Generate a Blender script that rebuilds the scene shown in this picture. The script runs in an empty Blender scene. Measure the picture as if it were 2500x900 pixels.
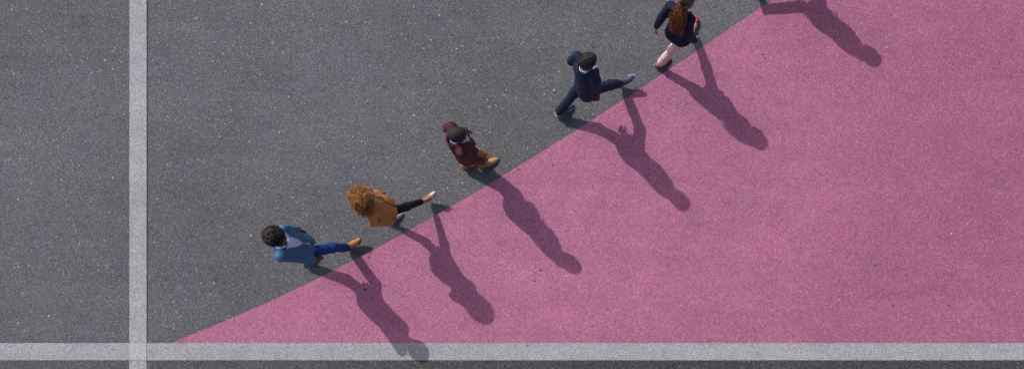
import bpy, bmesh, math, random
import numpy as np
from mathutils import Vector
random.seed(4); rng = np.random.default_rng(4)
scene = bpy.context.scene
COL = scene.collection

# ------------------------------------------------------------------ scale of the place
S = 185.0                      # photo pixels per metre on the ground
NX, NY, H = 1557.0, 770.0, 10.3   # foot of the camera's plumb line, camera height
LX, LY = 129.0 / S, -152.0 / S    # metres a shadow runs per metre of height
def G(px, py, z=0.0):          # a point above ground pixel (px, py)
    return np.array([(px - 1250) / S, -(py - 450) / S, z])
def I(px, py, z):              # the point at height z seen at pixel (px, py)
    k = z / H
    return G(px + k * (NX - px), py + k * (NY - py), z)

# ------------------------------------------------------------------ custom properties
def tag(o, label=None, cat=None, group=None, kind=None):
    if label: o['label'] = label
    if cat: o['category'] = cat
    if group: o['group'] = group
    if kind: o['kind'] = kind
    return o
def link(o, parent=None):
    COL.objects.link(o)
    if parent is not None: o.parent = parent
    return o

# ------------------------------------------------------------------ materials
def lin(r, g, b):
    f = lambda c: (c / 255 / 12.92) if c / 255 <= 0.04045 else ((c / 255 + 0.055) / 1.055) ** 2.4
    return (f(r), f(g), f(b), 1)
class N:
    def __init__(s, name):
        s.m = bpy.data.materials.new(name); s.m.use_nodes = True
        s.t = s.m.node_tree; s.t.nodes.clear()
        s.out = s.t.nodes.new('ShaderNodeOutputMaterial')
        s.b = s.t.nodes.new('ShaderNodeBsdfPrincipled')
        s.t.links.new(s.b.outputs[0], s.out.inputs[0])
        s.pos = s.t.nodes.new('ShaderNodeNewGeometry').outputs['Position']
    def set(s, inp, v):
        if hasattr(v, 'is_linked'): s.t.links.new(v, inp)
        else: inp.default_value = v
    def math(s, op, a, b=0.0, c=0.0, clamp=False):
        n = s.t.nodes.new('ShaderNodeMath'); n.operation = op; n.use_clamp = clamp
        s.set(n.inputs[0], a); s.set(n.inputs[1], b); s.set(n.inputs[2], c); return n.outputs[0]
    def rng(s, v, a, b, c, d):
        n = s.t.nodes.new('ShaderNodeMapRange'); s.set(n.inputs[0], v)
        for i, q in enumerate((a, b, c, d)): n.inputs[i + 1].default_value = q
        return n.outputs[0]
    def noise(s, scale, detail=2, rough=0.5, vec=None):
        n = s.t.nodes.new('ShaderNodeTexNoise'); s.set(n.inputs['Vector'], vec or s.pos)
        n.inputs['Scale'].default_value = scale; n.inputs['Detail'].default_value = detail
        n.inputs['Roughness'].default_value = rough; return n.outputs[0]
    def voro(s, scale, vec=None):
        n = s.t.nodes.new('ShaderNodeTexVoronoi'); s.set(n.inputs['Vector'], vec or s.pos)
        n.inputs['Scale'].default_value = scale
        sep = s.t.nodes.new('ShaderNodeSeparateColor'); s.t.links.new(n.outputs['Color'], sep.inputs[0])
        return n.outputs['Distance'], sep.outputs[0], sep.outputs[1], sep.outputs[2]
    def mix(s, f, a, b, mode='MIX'):
        n = s.t.nodes.new('ShaderNodeMix'); n.data_type = 'RGBA'; n.blend_type = mode
        s.set(n.inputs[0], f); s.set(n.inputs[6], a); s.set(n.inputs[7], b); return n.outputs[2]
    def scalecol(s, col, f):
        n = s.t.nodes.new('ShaderNodeVectorMath'); n.operation = 'SCALE'
        if hasattr(col, 'is_linked'): s.t.links.new(col, n.inputs[0])
        else: n.inputs[0].default_value = col[:3]
        s.set(n.inputs['Scale'], f); return n.outputs[0]
    def mapping(s, scale, rot=(0, 0, 0)):
        n = s.t.nodes.new('ShaderNodeMapping'); s.t.links.new(s.pos, n.inputs[0])
        n.inputs['Scale'].default_value = scale; n.inputs['Rotation'].default_value = rot; return n.outputs[0]
    def bump(s, h, strength, dist):
        n = s.t.nodes.new('ShaderNodeBump'); n.inputs['Strength'].default_value = strength
        n.inputs['Distance'].default_value = dist; s.t.links.new(h, n.inputs['Height'])
        s.t.links.new(n.outputs[0], s.b.inputs['Normal'])
    def fin(s, color, rough=0.8, spec=0.3):
        s.set(s.b.inputs['Base Color'], color); s.set(s.b.inputs['Roughness'], rough)
        s.b.inputs['Specular IOR Level'].default_value = spec; return s.m

def ground_mat(name, col, contrast=1.0, col2=None, patch=0.0, grad=None, paint=0.0, gradx=None):
    n = N(name)
    d1, r1, g1, b1 = n.voro(150)
    d2, r2, g2, b2 = n.voro(62)
    fine = n.rng(n.math('POWER', r1, 1.6), 0, 1, 1 - .58 * contrast, 1 + 1.0 * contrast)
    mid = n.rng(n.noise(70, 3, .7), .3, .7, 1 - .22 * contrast, 1 + .23 * contrast)
    blot = n.rng(n.noise(.38, 5, .62), .3, .7, .84 if paint == 0 else .93, 1.16 if paint == 0 else 1.07)
    blot2 = n.rng(n.noise(3.2, 4, .65), .3, .7, .94, 1.06)
    streak = n.rng(n.noise(1.4, 4, .6, n.mapping((.22, 2.4, 1), (0, 0, .08))), .3, .7, .94, 1.06)
    f = n.math('MULTIPLY', n.math('MULTIPLY', fine, mid), n.math('MULTIPLY', n.math('MULTIPLY', blot, blot2), streak))
    c = col
    if col2 is not None:                      # worn paint: two hues of it
        c = n.mix(n.rng(n.noise(.42, 3, .5), .35, .65, 0, 1), col, col2)
    if gradx is not None:                     # redder, duller paint towards one side
        sx = n.t.nodes.new('ShaderNodeSeparateXYZ'); n.t.links.new(n.pos, sx.inputs[0])
        gx = n.math('ADD', sx.outputs[0], n.rng(n.noise(.3, 3, .6), .3, .7, -1.6, 1.6))
        c = n.mix(n.rng(gx, gradx[0], gradx[1], 0, 1), c, gradx[2])
    # warm and cool patches
    c = n.mix(n.rng(n.noise(1.1, 4, .6), .42, .62, 0, .5), c, n.mix(1.0, c, (.93, .97, 1.10, 1), 'MULTIPLY'))
    # colour cast of single stones
    c = n.mix(n.rng(g1, .75, 1, 0, .35 * contrast), c, (.30, .22, .17, 1) if paint == 0 else c)
    c = n.scalecol(c, f)
    if paint > 0:                             # asphalt showing through the paint film between stones
        hole = n.rng(n.math('ADD', n.math('MULTIPLY', r2, .5), n.math('MULTIPLY', n.noise(38, 3, .7), .8)), .16, .40, paint, 0)
        c = n.mix(hole, c, (.055, .056, .060, 1))
    if paint > 0:                             # scuffed, thinly covered patches and grime
        pz = n.math('MULTIPLY', n.rng(n.noise(2.1, 6, .72, n.mapping((1, 1.7, 1), (0, 0, .5))), .56, .74, 0, 1), n.rng(n.noise(26, 4, .8), .38, .62, .15, 1))
        c = n.mix(n.math('MULTIPLY', pz, .5), c, (.085, .075, .082, 1))
        lz = n.math('MULTIPLY', n.rng(n.noise(1.3, 5, .7, n.mapping((1, 1.4, 1), (0, 0, 2.1))), .56, .72, 0, 1), n.rng(n.noise(48, 3, .8), .5, .66, 0, 1))
        c = n.mix(n.math('MULTIPLY', lz, .35), c, n.mix(.55, c, (.8, .74, .76, 1)))
    if grad is not None:                      # base colour scaled steadily along x, darker to the right
        sx = n.t.nodes.new('ShaderNodeSeparateXYZ'); n.t.links.new(n.pos, sx.inputs[0])
        c = n.scalecol(c, n.rng(sx.outputs[0], grad[0], grad[1], grad[2], grad[3]))
    # pale stone chips of several sizes
    wob = n.t.nodes.new('ShaderNodeVectorMath'); wob.operation = 'MULTIPLY_ADD'
    wn_ = n.t.nodes.new('ShaderNodeTexNoise'); wn_.inputs['Scale'].default_value = 75; n.t.links.new(n.pos, wn_.inputs['Vector'])
    n.t.links.new(wn_.outputs['Color'], wob.inputs[0]); wob.inputs[1].default_value = (.035, .035, 0); n.t.links.new(n.pos, wob.inputs[2])
    for sc_, th, rad, bright in ((36, .968, .30, .6), (14, .965, .13, .8), (85, .93, .5, .42)):
        d, r, g, b = n.voro(sc_, wob.outputs[0])
        m = n.math('MULTIPLY', n.math('GREATER_THAN', r, th), n.rng(d, rad * .6, rad, 1, 0))
        m = n.math('MULTIPLY', m, n.rng(b, 0, 1, .25, 1))
        c = n.mix(m, c, (bright, bright * .97, bright * .95, 1))
    # dark pits
    for sc_, th, rad in ((9, .975, .18), (26, .965, .30)):
        d, r, g, b = n.voro(sc_, wob.outputs[0])
        m = n.math('MULTIPLY', n.math('LESS_THAN', r, 1 - th), n.rng(d, rad * .6, rad, .55, 0))
        c = n.mix(m, c, (.03, .03, .033, 1))
    n.bump(n.math('ADD', n.math('MULTIPLY', r1, .4), n.noise(120, 3, .7)), .55, .004)
    return n.fin(c, .88, .25)

def fabric(name, col, var=.12, scale=9, weave=900, rough=.72, sheen=.0, fleck=None):
    n = N(name)
    c = n.scalecol(col, n.rng(n.noise(scale, 4, .6), .3, .7, 1 - var, 1 + var))
    c = n.scalecol(c, n.rng(n.noise(90, 3, .7), .3, .7, .9, 1.1))
    if fleck: c = n.mix(n.rng(n.noise(28, 4, .7), .52, .75, 0, .45), c, fleck)
    n.bump(n.math('ADD', n.noise(weave * .25, 2), n.math('MULTIPLY', n.noise(24, 4, .6, n.mapping((1, 1, .6), (.5, .3, 0))), 3.0)), .45, .007)
    n.b.inputs['Sheen Weight'].default_value = sheen
    return n.fin(c, rough, .2)
def skin(name, col):
    n = N(name)
    c = n.scalecol(col, n.rng(n.noise(22, 4, .6), .3, .7, .88, 1.1))
    c = n.mix(n.rng(n.noise(14, 2), .45, .7, 0, .12), c, (.35, .07, .04, 1))
    n.bump(n.noise(260, 3), .2, .001)
    n.b.inputs['Subsurface Weight'].default_value = .08
    n.b.inputs['Subsurface Scale'].default_value = .01
    return n.fin(c, .5, .4)
def leather(name, col, var=.2, rough=.4):
    n = N(name)
    c = n.scalecol(col, n.rng(n.noise(26, 4, .6), .3, .7, 1 - var, 1 + var))
    n.bump(n.noise(140, 3), .25, .002)
    return n.fin(c, rough, .45)
def hairmat(name, col, col2, rough=.45, scale=45):
    n = N(name)
    d, r, g, b = n.voro(scale)
    c = n.mix(n.rng(n.math('ADD', n.math('MULTIPLY', r, .5), n.math('MULTIPLY', n.noise(scale * 1.4, 3), .5)), .25, .75, 0, 1), col, col2)
    n.bump(n.noise(300, 3, .7), .7, .006)
    return n.fin(c, rough, .35)
def plain(name, col, rough=.6):
    n = N(name)
    return n.fin(n.scalecol(col, n.rng(n.noise(60, 3), .3, .7, .88, 1.12)), rough, .35)

# ------------------------------------------------------------------ implicit surfaces -> meshes
def vlen(v): return np.sqrt((v * v).sum(-1))
def unit(v): v = np.asarray(v, float); return v / (np.linalg.norm(v) + 1e-9)
class Fn:
    def __init__(s, f, c, R): s.f, s.c, s.R = f, np.asarray(c, float), R
def cap(a, b, ra, rb=None):
    a = np.asarray(a, float); b = np.asarray(b, float); rb = ra if rb is None else rb
    ab = b - a; L2 = ab @ ab + 1e-12
    def f(P):
        t = np.clip(((P - a) @ ab) / L2, 0, 1)
        return vlen(P - a - t[:, None] * ab) - (ra + (rb - ra) * t)
    return Fn(f, (a + b) / 2, math.sqrt(L2) / 2 + max(ra, rb))
def ell(c, R, rad):                         # R rows: local axes
    c = np.asarray(c, float); R = np.asarray(R, float); rad = np.asarray(rad, float)
    def f(P):
        q = (P - c) @ R.T
        k0 = vlen(q / rad); k1 = vlen(q / (rad * rad)) + 1e-9
        return k0 * (k0 - 1) / k1
    return Fn(f, c, rad.max())
def smin(a, b, k):
    if k <= 0: return np.minimum(a, b)
    h = np.maximum(k - np.abs(a - b), 0) / k
    return np.minimum(a, b) - h * h * k * .25
def smax(a, b, k): return -smin(-a, -b, k)
def join(fs, k, c=None, R=None):
    def f(P):
        d = fs[0].f(P)
        for g in fs[1:]: d = smin(d, g.f(P), k)
        return d
    if c is None:
        lo = np.min([g.c - g.R for g in fs], 0); hi = np.max([g.c + g.R for g in fs], 0)
        c = (lo + hi) / 2; R = np.linalg.norm(hi - lo) / 2
    return Fn(f, c, R)
def cut(g, p, n, k=.004):                   # keep the side away from n
    n = unit(n); p = np.asarray(p, float)
    return Fn(lambda P: smax(g.f(P), (P - p) @ n, k), g.c, g.R)
def minus(g, h, k=.004): return Fn(lambda P: smax(g.f(P), -h.f(P), k), g.c, g.R)

def vhash(ix, iy, iz, s):
    n = (ix * 73856093) ^ (iy * 19349663) ^ (iz * 83492791) ^ (s * 2654435761 & 0x7fffffff)
    n = (n ^ (n >> 13)) * 1274126177; n = n & 0x7fffffff
    n = (n ^ (n >> 16)) & 0xffff
    return n / 65535.0
def vnoise(P, s=0):
    i = np.floor(P).astype(np.int64); f = P - i; f = f * f * (3 - 2 * f); r = 0
    for dx in (0, 1):
        for dy in (0, 1):
            for dz in (0, 1):
                w = (f[:, 0] if dx else 1 - f[:, 0]) * (f[:, 1] if dy else 1 - f[:, 1]) * (f[:, 2] if dz else 1 - f[:, 2])
                r = r + w * vhash(i[:, 0] + dx, i[:, 1] + dy, i[:, 2] + dz, s)
    return r * 2 - 1
def fold_noise(P, amp, freq, axis=(0, 0, 1), stretch=.45, s=0):
    """soft creases, drawn out along one axis"""
    ax = unit(axis); Q = P - (1 - stretch) * np.outer(P @ ax, ax)
    w = vnoise(Q * freq * .7, s + 7)
    a = 1 - np.abs(vnoise(Q * freq + w[:, None] * .5, s)) * 2.0
    b = 1 - np.abs(vnoise(Q * freq * 2.2, s + 1)) * 2.0
    return amp * (.65 * a + .3 * b)

B = 12
def mesh_of(fields, h, disp=None):
    """fields: list of (Fn, k). smooth union of all, sampled only near the surface"""
    lo = np.min([g.c - g.R for g, k in fields], 0) - 3 * h
    hi = np.max([g.c + g.R for g, k in fields], 0) + 3 * h
    nb = np.ceil((hi - lo) / (h * B)).astype(int)
    V = np.full(nb * B, .5, np.float32)
    ii = np.stack(np.meshgrid(*[np.arange(n) for n in nb], indexing='ij'), -1).reshape(-1, 3)
    cen = lo + (ii * B + (B - 1) / 2) * h
    hd = math.sqrt(3) * B * h / 2
    loc = np.stack(np.meshgrid(*[np.arange(B)] * 3, indexing='ij'), -1).reshape(-1, 3) * h
    C = np.array([g.c for g, k in fields]); RR = np.array([g.R for g, k in fields])
    dist = vlen(cen[:, None, :] - C[None]) - RR[None]
    near = dist < hd + .05
    D = np.full(len(ii), 9.0)
    for q, (g, k) in enumerate(fields):
        m = np.nonzero(near[:, q])[0]
        if len(m): v = g.f(cen[m]); D[m] = np.where(D[m] > 8, v, smin(D[m], v, k))
    for b in np.nonzero(D < 8)[0]:
        i, j, l = ii[b] * B
        if abs(D[b]) > hd * 1.7 + .02:
            V[i:i + B, j:j + B, l:l + B] = D[b]; continue
        sel = np.nonzero(near[b])[0]
        P = lo + ii[b] * B * h + loc; d = None
        for q in sel:
            g, k = fields[q]; v = g.f(P); d = v if d is None else smin(d, v, k)
        V[i:i + B, j:j + B, l:l + B] = d.reshape(B, B, B)
    ins = V < 0
    cnt = sum(ins[a:ins.shape[0] - 1 + a, b:ins.shape[1] - 1 + b, c:ins.shape[2] - 1 + c].astype(np.int8)
              for a in (0, 1) for b in (0, 1) for c in (0, 1))
    cells = np.argwhere((cnt > 0) & (cnt < 8))
    idx = np.full(cnt.shape, -1, np.int32); idx[tuple(cells.T)] = np.arange(len(cells))
    acc = np.zeros((len(cells), 3)); num = np.zeros(len(cells))
    corners = [(a, b, c) for a in (0, 1) for b in (0, 1) for c in (0, 1)]
    val = {q: V[cells[:, 0] + q[0], cells[:, 1] + q[1], cells[:, 2] + q[2]] for q in corners}
    for q in corners:
        for ax in range(3):
            if q[ax] == 0:
                r = list(q); r[ax] = 1; r = tuple(r)
                va, vb = val[q], val[r]; m = (va < 0) != (vb < 0)
                t = np.where(m, va / np.where(m, va - vb, 1), 0)
                p = np.zeros((len(cells), 3)) + np.array(q); p[:, ax] += t
                acc[m] += p[m]; num[m] += 1
    vt = lo + (cells + acc / num[:, None]) * h
    faces = []
    for ax in range(3):
        a1, a2 = [(1, 2), (2, 0), (0, 1)][ax]
        s0 = [slice(None)] * 3; s1 = [slice(None)] * 3
        s0[ax] = slice(0, -1); s1[ax] = slice(1, None)
        A = ins[tuple(s0)]; Bm = ins[tuple(s1)]
        e = np.argwhere(A != Bm)
        e = e[(e[:, a1] > 0) & (e[:, a2] > 0) & (e[:, a1] < idx.shape[a1]) & (e[:, a2] < idx.shape[a2]) & (e[:, ax] < idx.shape[ax])]
        fl = A[tuple(e.T)]
        def at(d1, d2):
            q = e.copy(); q[:, a1] -= d1; q[:, a2] -= d2; return idx[tuple(q.T)]
        Q = np.stack([at(1, 1), at(0, 1), at(0, 0), at(1, 0)], 1)
        Q[~fl] = Q[~fl][:, ::-1]; faces.append(Q)
    F = np.concatenate(faces); F = F[(F >= 0).all(1)]
    # one relaxation pass
    sm = np.zeros_like(vt); ct = np.zeros(len(vt))
    for a in range(4):
        for bq in (1, 3):
            np.add.at(sm, F[:, a], vt[F[:, (a + bq) % 4]]); np.add.at(ct, F[:, a], 1)
    ok = ct > 0; vt[ok] = vt[ok] * .5 + .5 * sm[ok] / ct[ok][:, None]
    if disp is not None:
        fn = np.cross(vt[F[:, 2]] - vt[F[:, 0]], vt[F[:, 3]] - vt[F[:, 1]])
        nn = np.zeros_like(vt)
        for a in range(4): np.add.at(nn, F[:, a], fn)
        nn /= vlen(nn)[:, None] + 1e-12
        vt = vt + nn * disp(vt)[:, None]
    return vt, F
def make(name, vt, F, mats, parent, base, slot=None, smooth=True):
    me = bpy.data.meshes.new(name); vt = (vt - base).astype(np.float32); n = F.shape[1]
    me.vertices.add(len(vt)); me.vertices.foreach_set('co', vt.ravel())
    me.loops.add(F.size); me.loops.foreach_set('vertex_index', F.ravel().astype(np.int32))
    me.polygons.add(len(F)); me.polygons.foreach_set('loop_start', np.arange(0, F.size, n, dtype=np.int32))
    me.polygons.foreach_set('use_smooth', np.full(len(F), smooth))
    for m in (mats if isinstance(mats, (list, tuple)) else [mats]): me.materials.append(m)
    if slot is not None: me.polygons.foreach_set('material_index', slot.astype(np.int32))
    me.update(calc_edges=True); me.validate()
    return link(bpy.data.objects.new(name, me), parent)
def build(name, fields, h, mats, parent, base, disp=None, slotf=None):
    vt, F = mesh_of([(f, .0) if isinstance(f, Fn) else f for f in fields], h, disp)
    return make(name, vt, F, mats, parent, base, None if slotf is None else slotf(vt[F].mean(1)))

class Tubes:
    """many fine tubes (hair, laces) in one mesh"""
    def __init__(s): s.v, s.f, s.n = [], [], 0
    def add(s, pts, r0, r1=None, sides=4):
        pts = np.asarray(pts, float); r1 = r0 if r1 is None else r1; m = len(pts)
        tg = np.gradient(pts, axis=0); tg /= vlen(tg)[:, None] + 1e-9
        ref = np.where(np.abs(tg[:, 2:3]) < .85, [[0., 0, 1]], [[1., 0, 0]])
        u = np.cross(tg, ref); u /= vlen(u)[:, None] + 1e-9; w = np.cross(tg, u)
        r = np.linspace(r0, r1, m)[:, None]
        ang = np.arange(sides) * 2 * math.pi / sides
        ring = pts[:, None] + r[:, None] * (np.cos(ang)[None, :, None] * u[:, None] + np.sin(ang)[None, :, None] * w[:, None])
        s.v.append(ring.reshape(-1, 3))
        i = np.arange(m - 1)[:, None] * sides; j = np.arange(sides)[None]; k = (j + 1) % sides
        s.f.append((np.stack([i + j, i + k, i + sides + k, i + sides + j], -1).reshape(-1, 4) + s.n)); s.n += m * sides
    def build(s, name, mat, parent, base): return make(name, np.concatenate(s.v), np.concatenate(s.f), mat, parent, base)

# ------------------------------------------------------------------ a person
def ik(a, c, l1, l2, hint):
    a = np.asarray(a); c = np.asarray(c); v = c - a; d = np.linalg.norm(v)
    if d > (l1 + l2) * .999: s = d / (l1 + l2) * 1.001; l1 *= s; l2 *= s
    x = (l1 * l1 - l2 * l2 + d * d) / (2 * d); y = math.sqrt(max(l1 * l1 - x * x, 0))
    u = v / d; h = np.asarray(hint, float); h = unit(h - (h @ u) * u)
    return a + u * x + h * y
def ang2(deg): a = math.radians(deg); return np.array([math.cos(a), math.sin(a), 0.])
UP = np.array([0, 0, 1.])
def frame(fwd, up=UP):                       # rows: forward, left, up
    f = unit(fwd); l = unit(np.cross(up, f)); return np.array([f, l, np.cross(f, l)])

def hand_fields(W, dirf, palm, side, sc, curl):
    """W wrist, dirf finger direction, palm = palm normal (fingers curl to it), side = towards the thumb"""
    f = unit(dirf); n = unit(palm - (palm @ f) * f); s = unit(side - (side @ f) * f - (side @ n) * n)
    R = np.array([f, s, n]); out = []
    P = lambda x, y, z=0: W + sc * (x * f + y * s + z * n)
    palmf = join([cap(P(.005, .018), P(.085, .028), .0135 * sc, .0125 * sc), cap(P(.005, 0), P(.088, .008), .0145 * sc, .012 * sc),
                  cap(P(.005, -.014), P(.083, -.012), .0135 * sc, .0115 * sc), cap(P(.01, -.02), P(.074, -.031), .012 * sc, .0105 * sc)], .012 * sc)
    out.append((palmf, .02))
    for y, x, L, r in ((.031, .088, .072, .0088), (.0095, .092, .081, .009), (-.0125, .087, .075, .0086), (-.034, .077, .058, .0078)):
        p = P(x - .01, y); a = 0.12; k = curl * (1.0 - y * 3)
        segs = []
        for q, fr in enumerate((.46, .30, .24)):
            a += (.55, .9, .55)[q] * k
            d = math.cos(a) * f + math.sin(a) * n + s * (y * 1.6)
            e = p + unit(d) * (L * fr + (.01 if q == 0 else 0)) * sc
            segs.append(cap(p, e, (r - .0006 * q) * sc, (r - .0006 * (q + 1)) * sc)); p = e
        out.append((join(segs, .003), .006))
    p0 = P(.018, .026, .004); p1 = P(.048, .052, .014); p2 = P(.078, .062, .022 + .012 * curl); p3 = P(.1, .060, .03 + .02 * curl)
    out.append((join([cap(p0, p1, .0145 * sc, .011 * sc), cap(p1, p2, .0105 * sc, .0095 * sc), cap(p2, p3, .0095 * sc, .0078 * sc)], .004), .01))
    return out

def torso_loft(pel, neck, latp, latn, prof, grow=0.0, t0=None, t1=None, p=2.3):
    """prof rows: height along the spine (metres from pelvis), half width, half depth, forward shift"""
    pel = np.asarray(pel); neck = np.asarray(neck); ax = unit(neck - pel); prof = np.asarray(prof, float)
    zmin = prof[0, 0] if t0 is None else t0; zmax = prof[-1, 0] if t1 is None else t1
    L = np.linalg.norm(neck - pel)
    def loc(P):
        q = P - pel; z = q @ ax; tt = np.clip(z / L, 0, 1)[:, None]
        lat = latp * (1 - tt) + latn * tt; lat = lat - (lat @ ax)[:, None] * ax; lat /= vlen(lat)[:, None]
        fw = np.cross(lat, ax); return (q * fw).sum(1), (q * lat).sum(1), z
    def f(P):
        x, y, z = loc(P); zz = np.clip(z, zmin, zmax)
        w = np.interp(zz, prof[:, 0], prof[:, 1]) + grow; d = np.interp(zz, prof[:, 0], prof[:, 2]) + grow
        sh = np.interp(zz, prof[:, 0], prof[:, 3])
        a = np.abs(x - sh) / d; b = np.abs(y) / w
        r = (a ** p + b ** p) ** (1 / p)
        m = np.minimum(w, d); dist = (r - 1) * (m + (np.maximum(w, d) - m) * (b ** 2 / (a ** 2 + b ** 2 + 1e-6)) * .6)
        e = np.maximum(zmin - z, z - zmax)
        return np.where((dist > 0) & (e > 0), np.sqrt(np.maximum(dist, 0) ** 2 + np.maximum(e, 0) ** 2), np.maximum(dist, e))
    mid = pel + ax * (zmin + zmax) / 2
    g = Fn(f, mid, math.hypot((zmax - zmin) / 2, prof[:, 1].max() + grow + .03)); g.loc = loc; return g

def person(q):
    sc = q['sc']; fem = q.get('fem', False); nm = q['mats']
    pel = q['pelvis']; base = np.array([pel[0], pel[1], 0.])
    root = link(bpy.data.objects.new('person', None)); root.location = base; root.empty_display_size = .3
    tag(root, q['label'], 'person', 'people walking in a diagonal line along the pink edge')
    fp, fs = ang2(q['fp']), ang2(q['fs'])
    latp = np.cross(UP, fp); latn = np.cross(UP, fs)
    neck = q['neck']; shw = q.get('shw', .175 if not fem else .15)
    sh_c = neck - UP * .058 * sc
    SH = {1: sh_c + latn * shw + UP * q.get('shl', 0), -1: sh_c - latn * shw + UP * q.get('shr', 0)}
    hw = .088 * sc; HP = {1: pel + latp * hw, -1: pel - latp * hw}
    # arms
    EL, WR, HD = {}, {}, {}
    for s, key in ((1, 'L'), (-1, 'R')):
        a = q['arm' + key]; WR[s] = a['wrist']; HD[s] = unit(a['tip'] - a['wrist'])
        EL[s] = ik(SH[s], WR[s], .285 * sc, .255 * sc, a.get('hint', -fs))
    # feet
    FT, AK, KN = {}, {}, {}
    FL = q.get('flen', .285 * sc)
    for s, key in ((1, 'L'), (-1, 'R')):
        a = q['foot' + key]; h, t = a['heel'], a['toe']; d = unit(t - h)
        if a.get('anchor', 'heel') == 'toe': h = t - d * FL
        R = frame(d); FT[s] = (h, R); AK[s] = h + R[0] * .058 * sc + R[2] * .092 * sc
        kd = unit(np.array([d[0], d[1], 0]) * .5 + fp)
        KN[s] = ik(HP[s], AK[s], .43 * sc, .41 * sc, kd + a.get('kout', 0) * latp * s)
        dd = np.linalg.norm(AK[s] - HP[s]); print('  leg', key, 'reach %.3f of %.3f' % (dd, .84 * sc))
        print('  arm', key, 'reach %.3f of %.3f' % (np.linalg.norm(WR[s] - SH[s]), .54 * sc))
    # head
    HC = q['head']; hf = ang2(q['hf']); pitch = math.radians(q.get('pitch', 8))      # + looks down
    hx = math.cos(pitch) * hf - math.sin(pitch) * UP; HR = frame(hx, unit(UP + q.get('tilt', 0) * latn))
    hs = .97 * sc if not fem else .98 * sc + .03
    hp = lambda x, y, z: HC + hs * (x * HR[0] + y * HR[1] + z * HR[2])
    def hl(P): return ((P - HC) @ HR.T) / hs
    L = np.linalg.norm(neck - pel)
    prof = [(-.12, .10, .08, 0), (-.06, .150, .105, -.012), (0, .158, .115, -.012), (.10, .140, .098, -.004), (.2, .130, .095, 0), (.33, .152, .108, .006),
            (L - .12, .150, .105, .0), (L - .05, .110, .08, -.01), (L - .005, .06, .055, -.012)]
    prof = np.array(prof) * np.array([1, sc, sc, sc])
    if fem:
        prof[:, 1] *= [1, .97, .98, .94, .86, .9, .88, .85, .9]; prof[:, 2] *= [1, 1, 1, .92, .88, 1.05, .98, .9, .9]
    tor = torso_loft(pel, neck, latp, latn, prof)
    TR, KR, HR_ = q['trouser'].get('thigh', .080), q['trouser'].get('knee', .058), q['trouser'].get('hem', .053)
    # ---- body (one continuous skin surface)
    fields = [(tor, .0)]
    fields.append((join([cap(HC - HR[0] * .015 - UP * .06, neck - UP * .02, .052 * sc, .056 * sc)], .0), .035))
    for s in (1, -1):
        fields.append((join([cap(SH[s] - latn * s * .03, EL[s], .044 * sc, .035 * sc), cap(EL[s], WR[s], .035 * sc, .025 * sc)], .02), .05))
        kn, ak = KN[s], AK[s]; bk = -unit(fp)
        fields.append((join([cap(HP[s] - UP * .02, kn, (TR - .018) * sc, (KR - .015) * sc), cap(kn, ak, (KR - .015) * sc, (.032 if not fem else .026) * sc),
                             cap(kn * .75 + ak * .25 + bk * .014, kn * .5 + ak * .5 + bk * .012, .5 * (KR + HR_) * sc - .016, .5 * (KR + HR_) * sc - .018)], .03), .05))
        h, R = FT[s]; F_ = lambda x, y, z: h + FL / .285 * (x * R[0] + y * R[1] + z * R[2])
        ft = join([cap(F_(.05, 0, .03), F_(.055, 0, .09), .029, .033 * sc), cap(F_(.035, 0, .032), F_(.13, 0, .034), .025, .028),
                   cap(F_(.06, 0, .075), F_(.19, .002, .026), .028, .020), cap(F_(.13, .012, .026), F_(.235, .014, .02), .024, .0145),
                   cap(F_(.13, -.014, .024), F_(.215, -.018, .018), .022, .0125)], .02)
        fields.append((cut(ft, h + R[2] * .008, -R[2]), .02))
        # hand
        f = HD[s]; inn = -latn * s
        palm = unit(inn + .25 * fs * 1); side = fs + .2 * UP
        if s in q.get('palmback', ()): palm = unit(-fs + inn * .4); side = inn
        fields += hand_fields(WR[s] + f * .006, f, palm, side, sc * .98, q.get('curl', .65))
    skull = ell(hp(-.012, 0, .032), HR, np.array([.098, .077, .092]) * hs)
    fields += [(skull, .03), (ell(hp(.028, 0, -.035), HR, np.array([.066, .058, .082]) * hs), .035)]
    fields.append((join([cap(hp(.058, .012, -.1), hp(.058, -.012, -.1), .022 * hs), cap(hp(.05, .02, -.098), hp(-.01, .055, -.055), .02 * hs),
                         cap(hp(.05, -.02, -.098), hp(-.01, -.055, -.055), .02 * hs)], .02), .02))
    for s in (1, -1):
        fields.append((cap(hp(.078, .016 * s, .024), hp(.062, .047 * s, .02), .011 * hs), .014))
        fields.append((ell(hp(.058, .04 * s, -.022), HR, np.array([.026, .024, .02]) * hs), .02))
        fields.append((minus(ell(hp(-.012, .079 * s, -.004), HR, np.array([.019, .008, .033]) * hs), ell(hp(-.006, .088 * s, 0), HR, np.array([.011, .008, .02]) * hs), .004), .006))
    fields.append((join([cap(hp(.09, 0, .014), hp(.109, 0, -.022), .0075 * hs, .0115 * hs), cap(hp(.1, .012, -.027), hp(.1, -.012, -.027), .0085 * hs)], .008), .012))
    fields.append((ell(hp(.086, 0, -.054), HR, np.array([.013, .026, .0065]) * hs), .007))
    fields.append((ell(hp(.084, 0, -.066), HR, np.array([.013, .021, .007]) * hs), .007))
    sock = [cap(hp(.098, .031 * s, .003), hp(.094, .034 * s, .003), .0125 * hs) for s in (1, -1)]
    body_f = []
    for g, k in fields: body_f.append((g, k))
    # eye sockets carved from the head part
    def slotf(P):
        l = hl(P); o = np.zeros(len(P), int)
        lip = (l[:, 0] > .086) & (np.abs(l[:, 1]) < .025) & (l[:, 2] < -.048) & (l[:, 2] > -.073); o[lip] = 1
        br = (l[:, 0] > .05) & (np.abs(l[:, 1]) > .013) & (np.abs(l[:, 1]) < .05) & (l[:, 2] > .024) & (l[:, 2] < .034); o[br] = 2
        return o
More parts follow.
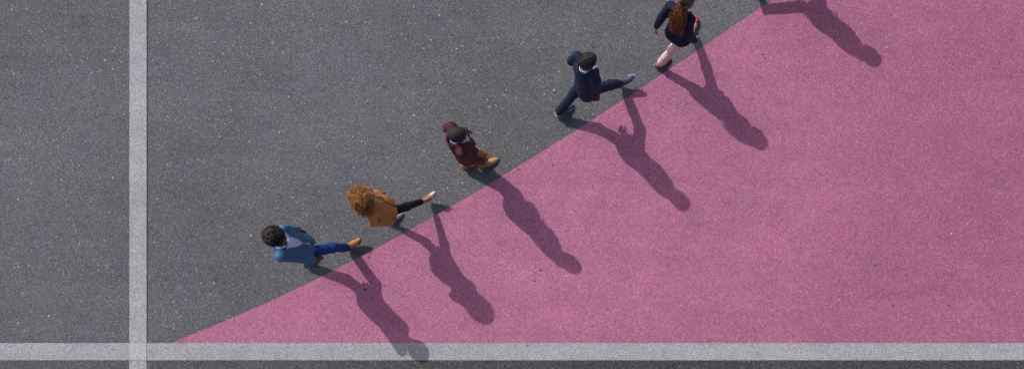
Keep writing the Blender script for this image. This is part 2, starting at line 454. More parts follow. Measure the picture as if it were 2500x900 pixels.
    def bdisp(P):
        d = np.zeros(len(P))
        for g in sock: v = g.f(P); d -= np.clip(.004 - v, 0, .010) * (v < .004)
        return d
    build('body', body_f, .0042, [nm['skin'], nm['lips'], nm['brow']], root, base, bdisp, slotf)
    for s in (1, -1):
        eb = bmesh.new(); bmesh.ops.create_uvsphere(eb, u_segments=16, v_segments=12, radius=.0118 * hs)
        c = hp(.0785, .031 * s, .003)
        vt = np.array([v.co[:] for v in eb.verts]); Fl = [[v.index for v in f.verts] for f in eb.faces]
        me = bpy.data.meshes.new('eye'); me.from_pydata([tuple(p) for p in (vt + c - base)], [], Fl)
        me.materials.append(MAT['eyewhite']); me.materials.append(MAT['iris'])
        for p, fl in zip(me.polygons, Fl):
            p.use_smooth = True; n = unit(vt[fl].mean(0)); p.material_index = 1 if n @ HR[0] > .86 else 0
        link(bpy.data.objects.new('eye', me), root); eb.free()

    # ---- trousers
    tp = q['trouser']; kr, hr = tp.get('knee', .058), tp.get('hem', .053)
    tf = [(torso_loft(pel, neck, latp, latn, prof, .008, -.11, .13), .0)]
    hemc = tp.get('hemz', .0)
    for s in (1, -1):
        kn, ak = KN[s], AK[s]; u = unit(ak - kn); end = ak + u * (.03 - hemc)
        leg = join([cap(HP[s] - UP * .01 - latp * s * .008, kn, tp.get('thigh', .080) * sc, kr * sc), cap(kn, ak + u * .06, kr * sc, hr * sc)], .04)
        tf.append((cut(leg, end, u, .003), .05))
    tdisp = lambda P: np.maximum(fold_noise(P, tp.get('amp', .007), 13, (0, 0, 1), 1.1, 3), -.0015) * np.clip((.74 - P[:, 2]) * 5, 0, 1)
    tro = build('trousers', tf, .0065, nm['trouser'], root, base, tdisp)
    # ---- shirt
    shp = prof.copy()
    if q.get('shirt_hem', -.02) < -.05: shp[:2, 1] = .160 * sc; shp[:2, 2] = .122 * sc
    shf = [(torso_loft(pel, neck, latp, latn, shp, .011, q.get('shirt_hem', -.02), L - .045), .0)]
    for s in (1, -1):
        u = unit(WR[s] - EL[s]); end = WR[s] + u * q.get('cuff', .0)
        sl = join([cap(SH[s] - latn * s * .03, EL[s], .048 * sc, .039 * sc), cap(EL[s], end + u * .03, .039 * sc, .032 * sc)], .02)
        shf.append((cut(sl, end, u, .002), .04))
    shirt = build('shirt', shf, .0065, nm['shirt'], root, base, lambda P: fold_noise(P, .0025, 16, (0, 0, 1), .4, 9))
    if q.get('collar', True):
        def cf(P):
            x, y, z = tor.loc(P); x = x + .012 * sc - q.get('colx', .012)
            zz = z - (L - .03); rr = .060 * sc + .007 - np.clip(zz, 0, .05) * .12
            ringd = np.abs(np.sqrt(x * x + y * y * 1.05) - rr) - .0045
            top = zz - (.052 - .2 * np.clip(x, 0, .1)); d = np.maximum(ringd, np.maximum(top, -zz - .02))
            return np.maximum(d, .026 - np.abs(y) - (x < .02) * 1.0) if q.get('openneck', True) else d
        build('collar', [Fn(cf, neck + UP * .0, .13)], .004, nm['shirt'], shirt, base)
    # ---- jacket
    j = q['jacket']; hem = j.get('hem', -.16)
    jp = prof.copy()
    jp = np.array([(hem, (.168 + j.get('flare', .0)) * sc, (.128 + j.get('flare', .0)) * sc, -.012), (-.02, .168 * sc, .128 * sc, -.012)] + [tuple(r + np.array([0, .013, .013, 0])) for r in prof[3:]])
    if fem: jp[:2, 2] *= 1.12; jp[2, 2] *= 1.05; jp[:2, 1] *= 1.02
    jt = torso_loft(pel, neck, latp, latn, jp, .007, hem, L - .02)
    # padded shoulders
    jf = [(jt, .0)]
    for s in (1, -1):
        u = unit(WR[s] - EL[s]); end = WR[s] - u * j.get('cuffback', .008)
        sl = join([cap(neck + latn * s * .035 * sc - UP * .034, SH[s] + latn * s * .002, .046 * sc, .058 * sc),
                   cap(SH[s], EL[s], .060 * sc, .051 * sc), cap(EL[s], end + u * .04, .051 * sc, j.get('cuffr', .045) * sc)], .02)
        jf.append((cut(sl, end, u, .003), .03))
    bt, wn, wl = j.get('button', .12), j.get('wn', .065), j.get('wl', 0.0)
    def wedge(P):
        x, y, z = jt.loc(P)
        w = np.where(z > bt, wn * np.clip((z - bt) / (L - bt), 0, 1) ** .8 * (1) + wl * 0, 0) + np.interp(z, [hem, bt, L], [wl + j.get('wlow', 0), wl, wl * .6])
        w = np.where(z > L - .075, w + .5 * (z - (L - .075)), w)
        return np.maximum(np.abs(y - j.get('off', 0) * np.clip((z - hem) / L, 0, 1)) - w, -(x - .03))
    neckhole = cap(neck - UP * .1 + fs * .02, HC, .066 * sc, .07 * sc)
    def jac(P):
        d = None
        for g, k in jf:
            v = g.f(P); d = v if d is None else smin(d, v, k)
        return d
    def jfull(P):
        d = smax(jac(P), -wedge(P), .006); return smax(d, -neckhole.f(P), .006)
    lo = np.min([g.c - g.R for g, k in jf], 0); hi = np.max([g.c + g.R for g, k in jf], 0)
    JF = Fn(jfull, (lo + hi) / 2, .1 + max(hi - lo) / 2)
    # meshing by its pieces keeps the sampling sparse; here the field is one function on a tight ball
    def jdisp(P):
        d = fold_noise(P, j.get('amp', .0085), 11, unit(neck - pel) + .3 * fs, .5, q['seed'])
        for s in (1, -1):
            e = np.exp(-(vlen(P - EL[s]) / .11) ** 2); u = unit(WR[s] - SH[s])
            d += e * .0022 * np.sin((P @ u) * 105 + 6 * vnoise(P * 9, 5))
            e = np.exp(-(vlen(P - SH[s] + UP * .11) / .10) ** 2)
            d += e * .002 * np.sin((P @ unit(u + .6 * latn * s)) * 85 + 6 * vnoise(P * 8, 6))
        return np.maximum(d, -.003)
    jk = build('jacket', [JF], .0065, nm['jacket'], root, base, jdisp)
    # lapels lie on the jacket's front
    if j.get('lapel', True):
        for s in (1, -1):
            def lf(P, s=s):
                x, y, z = jt.loc(P); yy = y * s
                t = np.clip((z - bt) / (L - bt), 0, 1); inner = wn * t ** .8 + wl + .003
                outer = inner + np.interp(t, [0, .1, .62, .66, .72, 1], [.004, .016, .052, .055, .038, .03])
                reg = np.maximum(np.maximum(inner - yy, yy - outer), np.maximum(bt - z, z - (L - .05)))
                return np.maximum(np.maximum(np.abs(jac(P) - .006) - .0035, reg), .02 - x)
            build('lapel', [Fn(lf, pel + (neck - pel) * .62 + fs * .08, .27)], .0048, nm['jacket'], jk, base)
        def cb(P):                              # collar of the jacket behind the neck
            x, y, z = jt.loc(P); x = x + .02
            rr = np.sqrt(x * x + y * y) - (.082 * sc + .0 - (z - L) * .25)
            return np.maximum(np.maximum(np.abs(rr) - .006, np.abs(z - (L - .012)) - .030), x - .035)
        build('jacket_collar', [Fn(cb, neck - UP * .01, .12)], .0045, nm['jacket'], jk, base)
        for bz in (bt - .01, bt - .10)[:j.get('nb', 2)]:
            # button: find the surface in front
            ax = unit(neck - pel); lat = unit(latp * .6 + latn * .4); fw = unit(np.cross(lat, ax))
            o = pel + ax * bz - lat * (.012 + wl * 1.0 + .01)
            xs = np.linspace(.05, .25, 100); v = jac(o + xs[:, None] * fw); xx = xs[np.argmax(v > 0)]
            c = o + fw * (xx + .003); u1, u2 = lat, ax
            T = Tubes(); T.add([c - fw * .004, c + fw * .003], .0105, .009, 12); T.add([c + fw * .003, c + fw * .0035], .009, .0005, 12)
            T.build('button', MAT['button'], jk, base)
    # ---- shoes
    for s in (1, -1):
        h, R = FT[s]; k = FL / .285; style = q['shoe']
        F_ = lambda x, y, z: h + k * (x * R[0] + y * R[1] + z * R[2])
        def fl(P): return ((P - h) @ R.T) / k
        pt = style == 'pump'
        tiny = .014 if pt else .026
        up_ = [cap(F_(.04, 0, .04), F_(.12, 0, .042), .034, .036), cap(F_(.08, 0, .072), F_(.2, 0, .032), .032, .024),
               cap(F_(.12, .010, .03), F_(.235, .008, .024), .036, tiny), cap(F_(.12, -.012, .028), F_(.215, -.012, .022), .033, tiny - .002),
               cap(F_(.235, .0, .022), F_(.262, 0, .019), .02, .013 if pt else .021)]
        if style == 'boot': up_ += [cap(F_(.05, 0, .05), F_(.056, 0, .13), .036, .046)]
        elif style != 'pump': up_ += [cap(F_(.045, 0, .05), F_(.05, 0, .078), .036, .038)]
        sh = join(up_, .02)
        def shf_(P, sh=sh):
            l = fl(P); d = smax(sh.f(P), .012 - l[:, 2], .003)
            if pt: d = smax(d, l[:, 2] - np.interp(l[:, 0], [0, .03, .07, .15, .185, .205, .3], [.062, .058, .034, .026, .045, .10, .15]), .003)
            return d
        shoe = build('shoe', [Fn(shf_, F_(.14, 0, .05), .21 * k)], .0045, nm['shoe'], root, base)
        def solef(P):
            l = fl(P); x, y = l[:, 0], l[:, 1]
            w = np.interp(x, [0, .03, .09, .14, .2, .24, .265, .285], [.026, .036, .031, .036, .047, .040 if not pt else .03, .026 if not pt else .015, .004])
            d = np.maximum(np.abs(y - .002) - w, np.maximum(-x, x - .287)) - .002
            lowz = 0 if style != 'pump' else 0
            return smax(d * k, np.maximum(l[:, 2] - (.02 if not pt else .012), -l[:, 2]), .004)
        build('sole', [Fn(solef, F_(.14, 0, .01), .16 * k)], .0042, nm['sole'], shoe, base)
        if style in ('lace', 'boot') and q.get('laces', True):
            T = Tubes()
            for i in range(5):
                x = .108 + i * .017; z = .104 - i * .0105
                T.add([F_(x, -.022, z - .012), F_(x + .004, 0, z + .003), F_(x + .009, .022, z - .012)], .0028, .0028, 5)
                T.add([F_(x, .022, z - .011), F_(x + .004, 0, z + .005), F_(x + .009, -.022, z - .011)], .0028, .0028, 5)
            T.build('laces', nm.get('lace', MAT['button']), shoe, base)
    # ---- hair
    hair(q, root, base, hp, hl, hs, HR, HC, neck, fs, latn)
    return root

def curl(c, d, length, rad, turns, n, thick, T):
    d = unit(d); a = unit(np.cross(d, [.3, .7, .2] + rng.normal(size=3) * .3)); b = np.cross(d, a)
    t = np.linspace(0, 1, n); ph = rng.random() * 6.28
    r = rad * np.minimum(1, t * 3 + .2)
    pts = c + np.outer(t * length, d) + (r * np.cos(ph + t * turns * 6.28))[:, None] * a + (r * np.sin(ph + t * turns * 6.28))[:, None] * b
    pts[:, 2] -= (t ** 2) * length * .35
    T.add(pts, thick, thick * .45, 3)

def hair(q, root, base, hp, hl, hs, HR, HC, neck, fs, latn):
    st = q['hair']; m = q['mats']['hair']
    skull = lambda g: ell(hp(-.012, 0, .034), HR, (np.array([.098, .077, .092]) + g) * hs)
    def hairline(P, back=-.095, front=.07):
        l = hl(P)
        line = np.interp(l[:, 0], [-.12, -.03, .0, .02, .055, .1], [back, back, -.015, .02, front, front + .01])
        line = line + np.abs(l[:, 1]) * 0
        return (line - l[:, 2]) * hs
    if st in ('crop', 'short'):
        g = .006 if st == 'crop' else .009
        sk = skull(g); tp = ell(hp(.01, 0, .075), HR, np.array([.082, .066, .056]) * hs) if st == 'short' else sk
        f = Fn(lambda P: smax(smin(sk.f(P), tp.f(P), .02), hairline(P), .006), sk.c, .15)
        am = .0015 if st == 'crop' else .004
        hb = build('hair', [f], .0045, m, root, base, lambda P: am * vnoise(P * 170, 2) + am * vnoise(P * 80, 5))
        T = Tubes()
        for i in range(700 if st == 'crop' else 2600):
            d = unit(rng.normal(size=3)); l = d * (np.array([.098, .077, .092]) + g) + np.array([-.012, 0, .034])
            P = hp(*l)[None]
            if hairline(P)[0] > -.004: continue
            nd = HR.T @ d; t = unit(nd * .5 + HR[0] * .6 + rng.normal(size=3) * .35); ln = .006 if st == 'crop' else .012
            p0 = P[0] - nd * .003; T.add([p0, p0 + nd * ln * .4 + t * ln * .3, p0 + nd * ln * .35 + t * ln], .0013, .0004, 3)
        T.build('strands', m, hb, base)
    elif st in ('afro', 'curly'):
        if st == 'afro': vols = [((-.022, 0, .048), (.116, .110, .110))]; n = 3200; clen = (.012, .03); th = .0016; out = 1.0
        else: vols = [((-.042, -.005, .045), (.104, .106, .104)), ((-.075, -.06, -.055), (.085, .10, .10)), ((-.06, .05, -.03), (.085, .07, .09))]; n = 3600; clen = (.03, .08); th = .0017; out = 1.0
        es = [ell(hp(*c), HR, np.array(r) * hs) for c, r in vols]
        vol = join(es, .04)
        facecut = cap(hp(.085, 0, -.10), hp(.125, 0, .02 if st == 'afro' else .03), (.058 if st == 'afro' else .078) * hs, (.062 if st == 'afro' else .086) * hs)
        def f(P):
            d = smax(vol.f(P), -facecut.f(P), .012)
            if st == 'afro': d = smax(d, hairline(P, -.085, .045), .015)
            return d
        def dsp(P):
            F_ = 34 if st == 'afro' else 30
            a = np.abs(vnoise(P * F_, 3)); b = np.abs(vnoise(P * F_ * 2.3, 4)); c = vnoise(P * 13, 8)
            return (.011 * (1 - 2.2 * a) + .005 * (1 - 2 * b) + .009 * c - .006) * (1.5 if st == 'afro' else 1.7)
        hb = build('hair', [Fn(f, vol.c, vol.R + .02)], .005, m, root, base, dsp)
        T = Tubes()
        for i in range(n):
            c, r = vols[rng.integers(len(vols))]; d = unit(rng.normal(size=3))
            if d[2] < -.5 and st == 'afro': continue
            P = hp(*(np.array(c) + d * np.array(r) * rng.uniform(.86, .98)))
            if f(P[None])[0] > .004 or f(P[None])[0] < -.03: continue
            w = HR.T @ d
            ln = rng.uniform(*clen); curl(P, unit(w + rng.normal(size=3) * .5), ln, rng.uniform(.003, .0065), ln / .013, int(8 + ln / .004), th, T)
        T.build('curls', m, hb, base)
    elif st == 'long':
        sk = skull(.013); f = Fn(lambda P: smax(sk.f(P), hairline(P, -.09, .062), .008), sk.c, .15)
        hb = build('hair', [f], .0045, q['mats']['hair2'], root, base, lambda P: .0016 * vnoise(P * 120, 2))
        # hair drawn back from the forehead over the crown
        T = Tubes(); tie = hp(-.118, 0, .02)
        for i in range(1100):
            a = rng.uniform(-1.25, 1.25); fr = rng.uniform(0, 1)
            d0 = unit([math.cos(a) * .9, math.sin(a), rng.uniform(.35, .7)]); d1 = unit([-.75, math.sin(a) * .35, .45]); pts = []
            for t in np.linspace(fr * .5, 1, 12):
                d = unit(d0 * (1 - t) + d1 * t + np.array([0, 0, .55]) * math.sin(t * math.pi))
                l = d * (np.array([.098, .077, .092]) + .0145) + np.array([-.012, 0, .034]); pts.append(hp(*l))
            pts.append(tie); T.add(pts, .0022, .0016, 3)
        T.build('strands', q['mats']['hair2'], hb, base)
        T = Tubes(); bk = -fs
        tail = [(-.10, .03), (-.125, -.08), (-.13, -.19), (-.12, -.30), (-.11, -.40)]
        end = q['tail_end']; p0 = hp(-.085, 0, .0)
        for i in range(900):
            y0 = rng.normal() * .42; y0 = max(-1, min(1, y0)); dp = rng.uniform(0, 1)
            s0 = hp(-.07 - .035 * (1 - y0 * y0) * dp, y0 * .075, -.0 - rng.random() * .03)
            if i % 3 == 0: s0 = tie + HR[1] * y0 * .015
            e = end + latn * y0 * .10 + UP * rng.normal() * .05 + bk * dp * .05 + UP * abs(y0) * .05
            ln = rng.uniform(.6, 1.02); t = np.linspace(0, 1, 22) ; ph = rng.random() * 2.2 + y0 * 4
            mid = (s0 + e) / 2 + bk * .045 + latn * y0 * .05
            pts = ((1 - t) ** 2)[:, None] * s0 + (2 * t * (1 - t))[:, None] * mid + (t ** 2)[:, None] * e
            pts = pts + (np.sin(t * 17 + ph) * .018 * t)[:, None] * latn + (np.cos(t * 17 + ph) * .014 * t)[:, None] * bk
            pts = pts[:max(6, int(22 * ln))]
            T.add(pts, .0030, .0012, 4)
        lk = T.build('locks', m, hb, base)
        T = Tubes(); a = np.linspace(0, 6.4, 20)
        T.add(tie + np.outer(np.cos(a) * .016, HR[1]) + np.outer(np.sin(a) * .014, HR[2]), .005, .005, 6)
        T.build('hair_tie', MAT['tan_tie'], hb, base)

# ------------------------------------------------------------------ shared small materials
MAT = dict(eyewhite=plain('eye_white', (.75, .72, .68, 1), .2), iris=plain('iris_brown', (.03, .015, .008, 1), .15),
           button=plain('button_dark', (.02, .02, .022, 1), .35), tan_tie=leather('hair_tie_tan', (.35, .16, .07, 1)))
def skinset(r, g, b, dark, hair):
    s = skin('skin', (r, g, b, 1)); lp = plain('lips', (r * .8 + .03, g * .5, b * .5, 1), .45)
    return dict(skin=s, lips=lp, brow=hair)

# ================================================================== SETTING
def poly(name, pts, z, mat, kind='structure'):
    bm = bmesh.new(); vs = [bm.verts.new((p[0], p[1], z)) for p in pts]; f = bm.faces.new(vs)
    if f.normal.z < 0: bmesh.ops.reverse_faces(bm, faces=[f])
    f.normal_update()
    bmesh.ops.triangulate(bm, faces=bm.faces[:]); bm.normal_update()
    for q in bm.faces:
        if q.normal.z < 0: q.normal_flip()
    me = bpy.data.meshes.new(name); bm.to_mesh(me); bm.free(); me.materials.append(mat)
    o = link(bpy.data.objects.new(name, me)); o['kind'] = kind; return o
def g2(px, py): p = G(px, py); return (p[0], p[1])
ASPH = (.107, .109, .116, 1)
m_as = ground_mat('asphalt', ASPH, .85)
m_dk = ground_mat('asphalt_darker', (.096, .096, .101, 1), grad=(-5.5, 1.0, .93, .56))
m_pk = ground_mat('pink_road_paint', (.410, .138, .234, 1), .66, col2=(.400, .140, .232, 1), paint=.42, gradx=(1.0, 8.0, (.325, .102, .172, 1)))
m_wh = ground_mat('white_road_paint', (.348, .343, .345, 1), .62, paint=.40)
m_w2 = ground_mat('white_road_paint_double', (.44, .432, .43, 1), .55, paint=.3)
X0, X1, Y0, Y1 = -9000, 11000, -9000, 9000
poly('asphalt_ground', [(-1500, -1500), (1500, -1500), (1500, 1500), (-1500, 1500)], 0, m_as)
poly('asphalt_strip', [g2(X0, 872), g2(X1, 872), g2(X1, 2600), g2(X0, 2600)], .004, m_dk)
cv = [(417, 836), (567, 773), (700, 715), (772, 680), (920, 605), (1045, 537), (1120, 494), (1209, 440), (1280, 396), (1436, 299), (1604, 188), (1760, 85), (1885, 0), (2300, -290), (4000, -1500), (8000, -4400)]
def catmull(p, n=10):
    out = []; p = [p[0]] + p + [p[-1]]
    for i in range(1, len(p) - 2):
        a, b, c, d = map(np.array, p[i - 1:i + 3])
        for t in np.arange(n) / n:
            out.append(tuple(.5 * (2 * b + (c - a) * t + (2 * a - 5 * b + 4 * c - d) * t * t + (3 * b - a - 3 * c + d) * t ** 3)))
    return out + [p[-2]]
# least-squares smoothing of the edge's readings: one clean curve
near = np.array(cv[:13], float); co = np.polyfit(near[:, 0], near[:, 1], 3)
crv = [(x, float(np.polyval(co, x))) for x in np.linspace(417, 1900, 70)]
sl = np.polyval(np.polyder(co), 1900)
crv += [(x, crv[69][1] + sl * (x - 1900)) for x in (2300, 3000, 5000, 8000)]
crv[0] = (414, 840)
poly('pink_paint_area', [g2(*p) for p in crv] + [g2(X1, crv[-1][1]), g2(X1, 840)], .006, m_pk)
poly('white_marking_line', [g2(X0, 836), g2(X1, 836), g2(X1, 878), g2(X0, 878)], .010, m_wh)
o = poly('white_marking_crossline', [g2(317, Y0), g2(359, Y0), g2(359, 836), g2(317, 836)], .0095, m_wh)
poly('white_marking_overlap', [g2(317, 836.5), g2(359, 836.5), g2(359, 877.5), g2(317, 877.5)], .014, m_w2)
poly('white_marking_crossline', [g2(317, 878), g2(359, 878), g2(359, Y1), g2(317, Y1)], .0095, m_wh)

# stone chips and chewed gum trodden into the surface
def flecks(name, pts, mat, label, flat):
    bm = bmesh.new()
    for (px, py, r) in pts:
        x, y = g2(px, py); r /= S; n = 7
        a0 = rng.random() * 6.28; el = rng.uniform(.55, 1); ro = rng.random() * 3.14
        ring = []
        for i in range(n):
            a = a0 + i * 6.28 / n; rr = r * rng.uniform(.75, 1.2)
            u, v = rr * math.cos(a), rr * math.sin(a) * el
            ring.append((x + u * math.cos(ro) - v * math.sin(ro), y + u * math.sin(ro) + v * math.cos(ro)))
        z0 = .010 if 836 < py < 878 else .0095 if 317 < px < 359 else .004 if py > 872 else .006 if 417 < px and py > np.interp(px, [c[0] for c in cv], [c[1] for c in cv]) else 0
        low = [bm.verts.new((p[0], p[1], z0 - .001)) for p in ring]
        hz = z0 + (.0022 if flat else .003 + r * .5)
        up = [bm.verts.new((x + (p[0] - x) * .75, y + (p[1] - y) * .75, hz)) for p in ring]
        for i in range(n): bm.faces.new((low[i], low[(i + 1) % n], up[(i + 1) % n], up[i]))
        bm.faces.new(up)
    bm.normal_update(); me = bpy.data.meshes.new(name); bm.to_mesh(me); bm.free(); me.materials.append(mat)
    tag(link(bpy.data.objects.new(name, me)), label, 'grit', kind='stuff')
wh = [(103, 78, 2.4), (109, 149, 1.2), (520, 151, 2.6), (552, 175, 2.4), (546, 131, 2.6), (568, 112, 1.8), (434, 215, 1.8), (585, 93, 1.2), (294, 260, 1.2),
      (120, 771, 2.6), (269, 724, 2), (455, 731, 2), (423, 791, 1.6), (366, 746, 1.8), (589, 614, 1.6), (260, 648, 1.6), (1920, 165, 2.8), (2164, 116, 2.8),
      (2101, 59, 2), (2138, 18, 1.4), (773, 787, 2.6), (767, 817, 2.8), (849, 824, 2), (1160, 677, 2.8), (1188, 799, 1.6), (1328, 628, 1.6), (1383, 673, 2.6),
      (2322, 570, 2.6), (2403, 624, 1.9), (2210, 775, 2.2), (2050, 731, 1.9), (2356, 717, 1.7), (1956, 710, 1.7), (1508, 425, 2.2), (1515, 426, 2), (1672, 117, 2.2)]
wh += [(rng.uniform(-400, 2900), rng.uniform(-300, 1200), rng.uniform(.6, 1.5)) for _ in range(440)]
dk = [(148, 193, 2.8), (203, 42, 2.8), (194, 69, 2.4), (287, 105, 2.6), (315, 80, 2.4), (228, 230, 3), (13, 239, 3), (690, 182, 3.2), (495, 212, 3.0), (570, 125, 2.4),
      (526, 681, 3.4), (529, 697, 2.8), (392, 758, 3), (103, 835, 3.2), (1447, 115, 3), (1561, 161, 3.6), (1862, 134, 3.8), (1869, 143, 3.2), (1892, 582, 2), (2137, 648, 4),
      (2214, 673, 2.6), (2179, 744, 3.6), (891, 706, 3.6), (902, 628, 3.2), (862, 880, 4), (1320, 660, 5), (1305, 685, 3.4), (1351, 404, 3), (1267, 414, 2.8), (2410, 674, 2.2),
      (155, 404, 2.6), (1012, 262, 2.4), (1355, 225, 2.8), (652, 46, 2.4)]
dk += [(rng.uniform(-400, 2900), rng.uniform(-300, 1200), rng.uniform(.9, 1.8)) for _ in range(55)]
flecks('stone_chips', wh, plain('pale_stone', (.52, .52, .50, 1), .7), 'pale stone chips scattered over the asphalt and the pink paint', False)
flecks('gum_spots', dk, plain('dark_gum', (.055, .050, .055, 1), .8), 'dark trodden spots of gum scattered over the asphalt and the pink paint', True)

# ================================================================== PEOPLE
blk1 = hairmat('hair_soft_black', (.010, .008, .007, 1), (.085, .062, .048, 1), .5)
blk2 = hairmat('hair_cropped_black', (.012, .012, .012, 1), (.030, .030, .029, 1), .75, 120)
blk3 = hairmat('hair_short_black', (.012, .010, .009, 1), (.035, .028, .024, 1), .42, 90)
ging = hairmat('hair_ginger', (.13, .032, .008, 1), (.80, .34, .085, 1), .5, 55)
brn = hairmat('hair_chestnut', (.085, .028, .012, 1), (.42, .15, .05, 1), .38, 40)
brn2 = hairmat('hair_dark_brown', (.045, .026, .015, 1), (.14, .085, .052, 1), .35, 70)

P = []
# 1 blue blazer, afro
P.append(dict(sc=1.0, seed=11, label='man with dark afro in blue blazer, open pale shirt, blue jeans and tan shoes', fp=16, fs=-4, hf=-14, pitch=20,
    pelvis=G(806, 617, .885), neck=G(805, 617, 1.44), head=I(674, 577, 1.60), shw=.148,
    armL=dict(wrist=I(727, 561, .84), tip=I(741, 567, .68)), armR=dict(wrist=I(766, 633, .87), tip=I(781, 633, .71)),
    footR=dict(heel=G(851, 606, .01), toe=G(886, 588, .12)), footL=dict(heel=G(738, 637, .06), toe=G(782, 621, .0), anchor='toe'),
    trouser=dict(), jacket=dict(hem=-.155, wl=.006, wn=.085, button=.16, nb=1, off=.03, wlow=.02, flare=.008), shoe='lace', hair='afro',
    mats=dict(**skinset(.135, .055, .030, 0, blk1), hair=blk1, jacket=fabric('blazer_blue', (.060, .165, .30, 1), .16, fleck=(.10, .25, .42, 1)),
              trouser=fabric('jeans_blue', (.010, .050, .215, 1), .25, 16, fleck=(.03, .12, .36, 1)), shirt=fabric('shirt_pale_blue', (.66, .75, .93, 1), .04),
              shoe=leather('shoe_tan', (.42, .17, .05, 1)), sole=plain('sole_brown', (.12, .06, .03, 1)), lace=plain('lace_brown', (.10, .05, .03, 1)))))
# 2 rust jacket, ginger curls
P.append(dict(sc=.94, fem=True, seed=22, label='woman with big curly ginger hair in a rust jacket, black cropped trousers and pale flats', fp=16, fs=13, hf=20, pitch=-4,
    pelvis=G(985, 530, .868), neck=G(984, 530, 1.345), head=I(891, 481, 1.50), flen=.258, shw=.14,
    armL=dict(wrist=I(927, 472, .84), tip=I(925, 471, .68)), armR=dict(wrist=I(956, 543, .86), tip=I(951, 537, .70)),
    footR=dict(heel=G(1047, 491, .05), toe=G(1079, 473, .25)), footL=dict(heel=G(944, 543, .04), toe=G(986, 520, 0), anchor='toe'),
    trouser=dict(thigh=.075, knee=.052, hem=.037, hemz=.10, amp=.002), jacket=dict(hem=-.13, wl=.012, wn=.05, button=.10, nb=0, off=.05, cuffr=.043, flare=.012), shoe='pump', hair='curly', collar=False,
    mats=dict(**skinset(.42, .20, .13, 0, ging), hair=ging, jacket=fabric('jacket_rust', (.54, .235, .070, 1), .12),
              trouser=fabric('trousers_black', (.008, .009, .011, 1), .1), shirt=fabric('top_lime', (.42, .42, .13, 1), .08),
              shoe=leather('flat_nude', (.72, .52, .40, 1), .08), sole=plain('sole_beige', (.4, .28, .2, 1)))))
# 3 maroon blazer, ochre trousers
P.append(dict(sc=1.0, seed=33, label='man with cropped hair in a dark maroon blazer, ochre trousers and tan boots', fp=22, fs=24, hf=16, pitch=14,
    pelvis=G(1170, 396, .90), neck=G(1175, 399, 1.455), head=I(1119, 330, 1.605), shw=.158,
    armL=dict(wrist=I(1142, 323, .98), tip=I(1134, 328, .81), hint=[-1, .2, -.3]), armR=dict(wrist=I(1178, 393, .88), tip=I(1188, 389, .73)),
    footR=dict(heel=G(1170, 409, .0), toe=G(1218, 388, .0), kout=0), footL=dict(heel=G(1130, 410, .01), toe=G(1175, 390, .0), anchor='heel'),
    trouser=dict(knee=.062, hem=.056), jacket=dict(hem=-.20, wl=.004, wn=.062, button=.14, amp=.009, flare=.015, wlow=.02, off=.0), shoe='boot', hair='crop',
    mats=dict(**skinset(.165, .070, .038, 0, blk2), hair=blk2, jacket=fabric('blazer_maroon', (.088, .026, .029, 1), .18, fleck=(.10, .026, .032, 1)),
              trouser=fabric('trousers_ochre', (.34, .15, .035, 1), .12), shirt=fabric('shirt_sky_blue', (.36, .58, .88, 1), .05),
              shoe=leather('boot_tan', (.46, .24, .09, 1), .12, .6), sole=plain('sole_tan', (.30, .15, .06, 1)), lace=plain('lace_dark', (.05, .03, .02, 1)))))
# 4 navy suit, long stride
P.append(dict(sc=1.0, seed=44, label='man in a navy suit striding wide with short black hair and slate blue shoes', fp=22, fs=38, hf=28, pitch=10,
    pelvis=G(1444, 252, .84), neck=G(1448, 248, 1.435), head=I(1436, 151, 1.585), shw=.168,
    armL=dict(wrist=I(1401, 146, .87), tip=I(1402, 151, .71)), armR=dict(wrist=I(1454, 240, .84), tip=I(1446, 249, .70), hint=[-.2, -1, .1]),
    footR=dict(heel=G(1514, 212, .04), toe=G(1550, 198, .21)), footL=dict(heel=G(1359, 283, .05), toe=G(1401, 257, .0), anchor='toe', kout=.3),
    trouser=dict(), jacket=dict(hem=-.14, wl=0, wn=.055, button=.12), shoe='lace', hair='short', openneck=True, colx=.0, curl=.95,
    mats=dict(**skinset(.30, .12, .07, 0, blk3), hair=blk3, jacket=fabric('suit_navy', (.014, .024, .056, 1), .15, fleck=(.024, .038, .080, 1)),
              trouser=fabric('suit_navy_trousers', (.014, .024, .056, 1), .15), shirt=fabric('shirt_white', (.55, .78, .92, 1), .03),
              shoe=leather('shoe_slate', (.050, .080, .150, 1), .15, .7), sole=plain('sole_cream', (.55, .42, .30, 1)), lace=plain('lace_black', (.01, .01, .012, 1)))))
# 5 navy jacket, pink trousers
P.append(dict(sc=.93, fem=True, seed=55, label='woman with long chestnut hair in a navy jacket, pale pink trousers and red flats', fp=46, fs=56, hf=50, pitch=4,
    pelvis=G(1652, 131, .83), neck=G(1648, 124, 1.335), head=I(1677, 4, 1.475), flen=.255, tail_end=G(1640, 145, 1.06), shirt_hem=-.155, shw=.138,
    armL=dict(wrist=I(1602, 66, .78), tip=I(1596, 79, .62), hint=[-.6, 0, .2]), armR=dict(wrist=I(1696, 99, .82), tip=I(1698, 106, .66), hint=[-.5, -.5, 0]),
    footL=dict(heel=G(1689, 80, .0), toe=G(1705, 45, .03), anchor='toe'), footR=dict(heel=G(1600, 167, .03), toe=G(1634, 148, .0), anchor='heel'),
    trouser=dict(thigh=.078, knee=.058, hem=.048, hemz=.05), jacket=dict(hem=-.04, wl=.03, wn=.045, button=.10, nb=1, flare=.018, cuffr=.042), shoe='pump', hair='long', collar=False,
    mats=dict(**skinset(.55, .30, .22, 0, brn2), hair=brn, hair2=brn2, jacket=fabric('jacket_dark_navy', (.010, .014, .042, 1), .15),
              trouser=fabric('trousers_pale_pink', (.76, .52, .52, 1), .08), shirt=fabric('top_red', (.30, .020, .026, 1), .1),
              shoe=leather('flat_red', (.40, .010, .018, 1), .1, .5), sole=plain('sole_dark_red', (.12, .02, .02, 1)))))
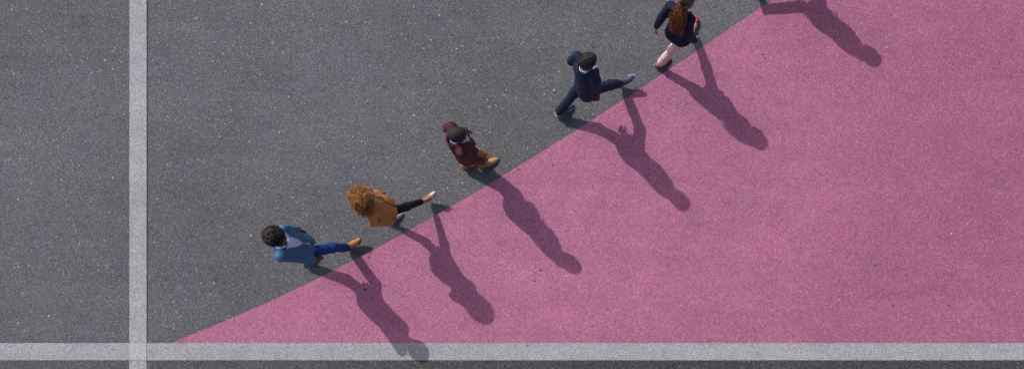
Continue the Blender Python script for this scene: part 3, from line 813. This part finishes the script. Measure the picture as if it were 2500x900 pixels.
# 6 beyond the top edge: only the shadow reaches into the picture
P.append(dict(sc=.99, seed=66, label='walker beyond the top edge whose shadow falls across the pink at top right', fp=32, fs=34, hf=32, pitch=8,
    pelvis=G(1902, -82, .86), neck=G(1912, -94, 1.41), head=G(1922, -103, 1.58), shw=.165,
    armL=dict(wrist=G(1892, -118, .86), tip=G(1890, -120, .70)), armR=dict(wrist=G(1930, -72, .86), tip=G(1936, -74, .70)),
    footL=dict(heel=G(1972, -118, .02), toe=G(2012, -136, .12)), footR=dict(heel=G(1834, -2, .23), toe=G(1852, -14, 0.0), anchor='toe'),
    trouser=dict(), jacket=dict(hem=-.12, wl=0, wn=.055, button=.12), shoe='lace', hair='short',
    mats=dict(**skinset(.30, .13, .08, 0, blk3), hair=blk3, jacket=fabric('jacket_charcoal', (.03, .03, .033, 1), .15),
              trouser=fabric('trousers_charcoal', (.025, .025, .028, 1), .15), shirt=fabric('shirt_plain_white', (.7, .7, .7, 1), .03),
              shoe=leather('shoe_black', (.02, .02, .02, 1)), sole=plain('sole_black', (.02, .02, .02, 1)))))
import time
for i, q in enumerate(P):
    t0 = time.time(); print('person', i + 1); person(q); print('  %.1fs' % (time.time() - t0))

# ================================================================== LIGHT, SKY, CAMERA
el = math.atan2(1, math.hypot(LX, LY))
d = Vector((LX, LY, -1)).normalized()
sun = bpy.data.lights.new('sun', 'SUN'); sun.energy = 2.95; sun.angle = math.radians(.6); sun.color = (1, .965, .935)
so = link(bpy.data.objects.new('sun', sun)); so.rotation_euler = d.to_track_quat('-Z', 'Y').to_euler()
w = bpy.data.worlds.new('World'); scene.world = w; w.use_nodes = True
nt = w.node_tree; bg = nt.nodes['Background']; sky = nt.nodes.new('ShaderNodeTexSky'); sky.sky_type = 'NISHITA'
sky.sun_disc = False; sky.dust_density = 3.0; sky.ozone_density = .7; sky.air_density = .9; sky.sun_elevation = el; sky.sun_rotation = math.atan2(-LX, -LY)
nt.links.new(sky.outputs[0], bg.inputs[0]); bg.inputs[1].default_value = .115
cam = bpy.data.cameras.new('camera'); co_ = link(bpy.data.objects.new('camera', cam))
cp = G(NX, NY, H); co_.location = cp; co_.rotation_euler = (0, 0, 0)
cam.sensor_width = 36; cam.sensor_fit = 'HORIZONTAL'; cam.lens = 36 * H / (2500 / S)
cam.shift_x = (1250 - NX) / 2500; cam.shift_y = (NY - 450) / 2500; cam.clip_end = 9000
scene.camera = co_
scene.render.resolution_x, scene.render.resolution_y = 1024, 368
scene.view_settings.view_transform = 'Standard'; scene.view_settings.look = 'None'
scene.view_settings.exposure = 0.0; scene.view_settings.gamma = 1
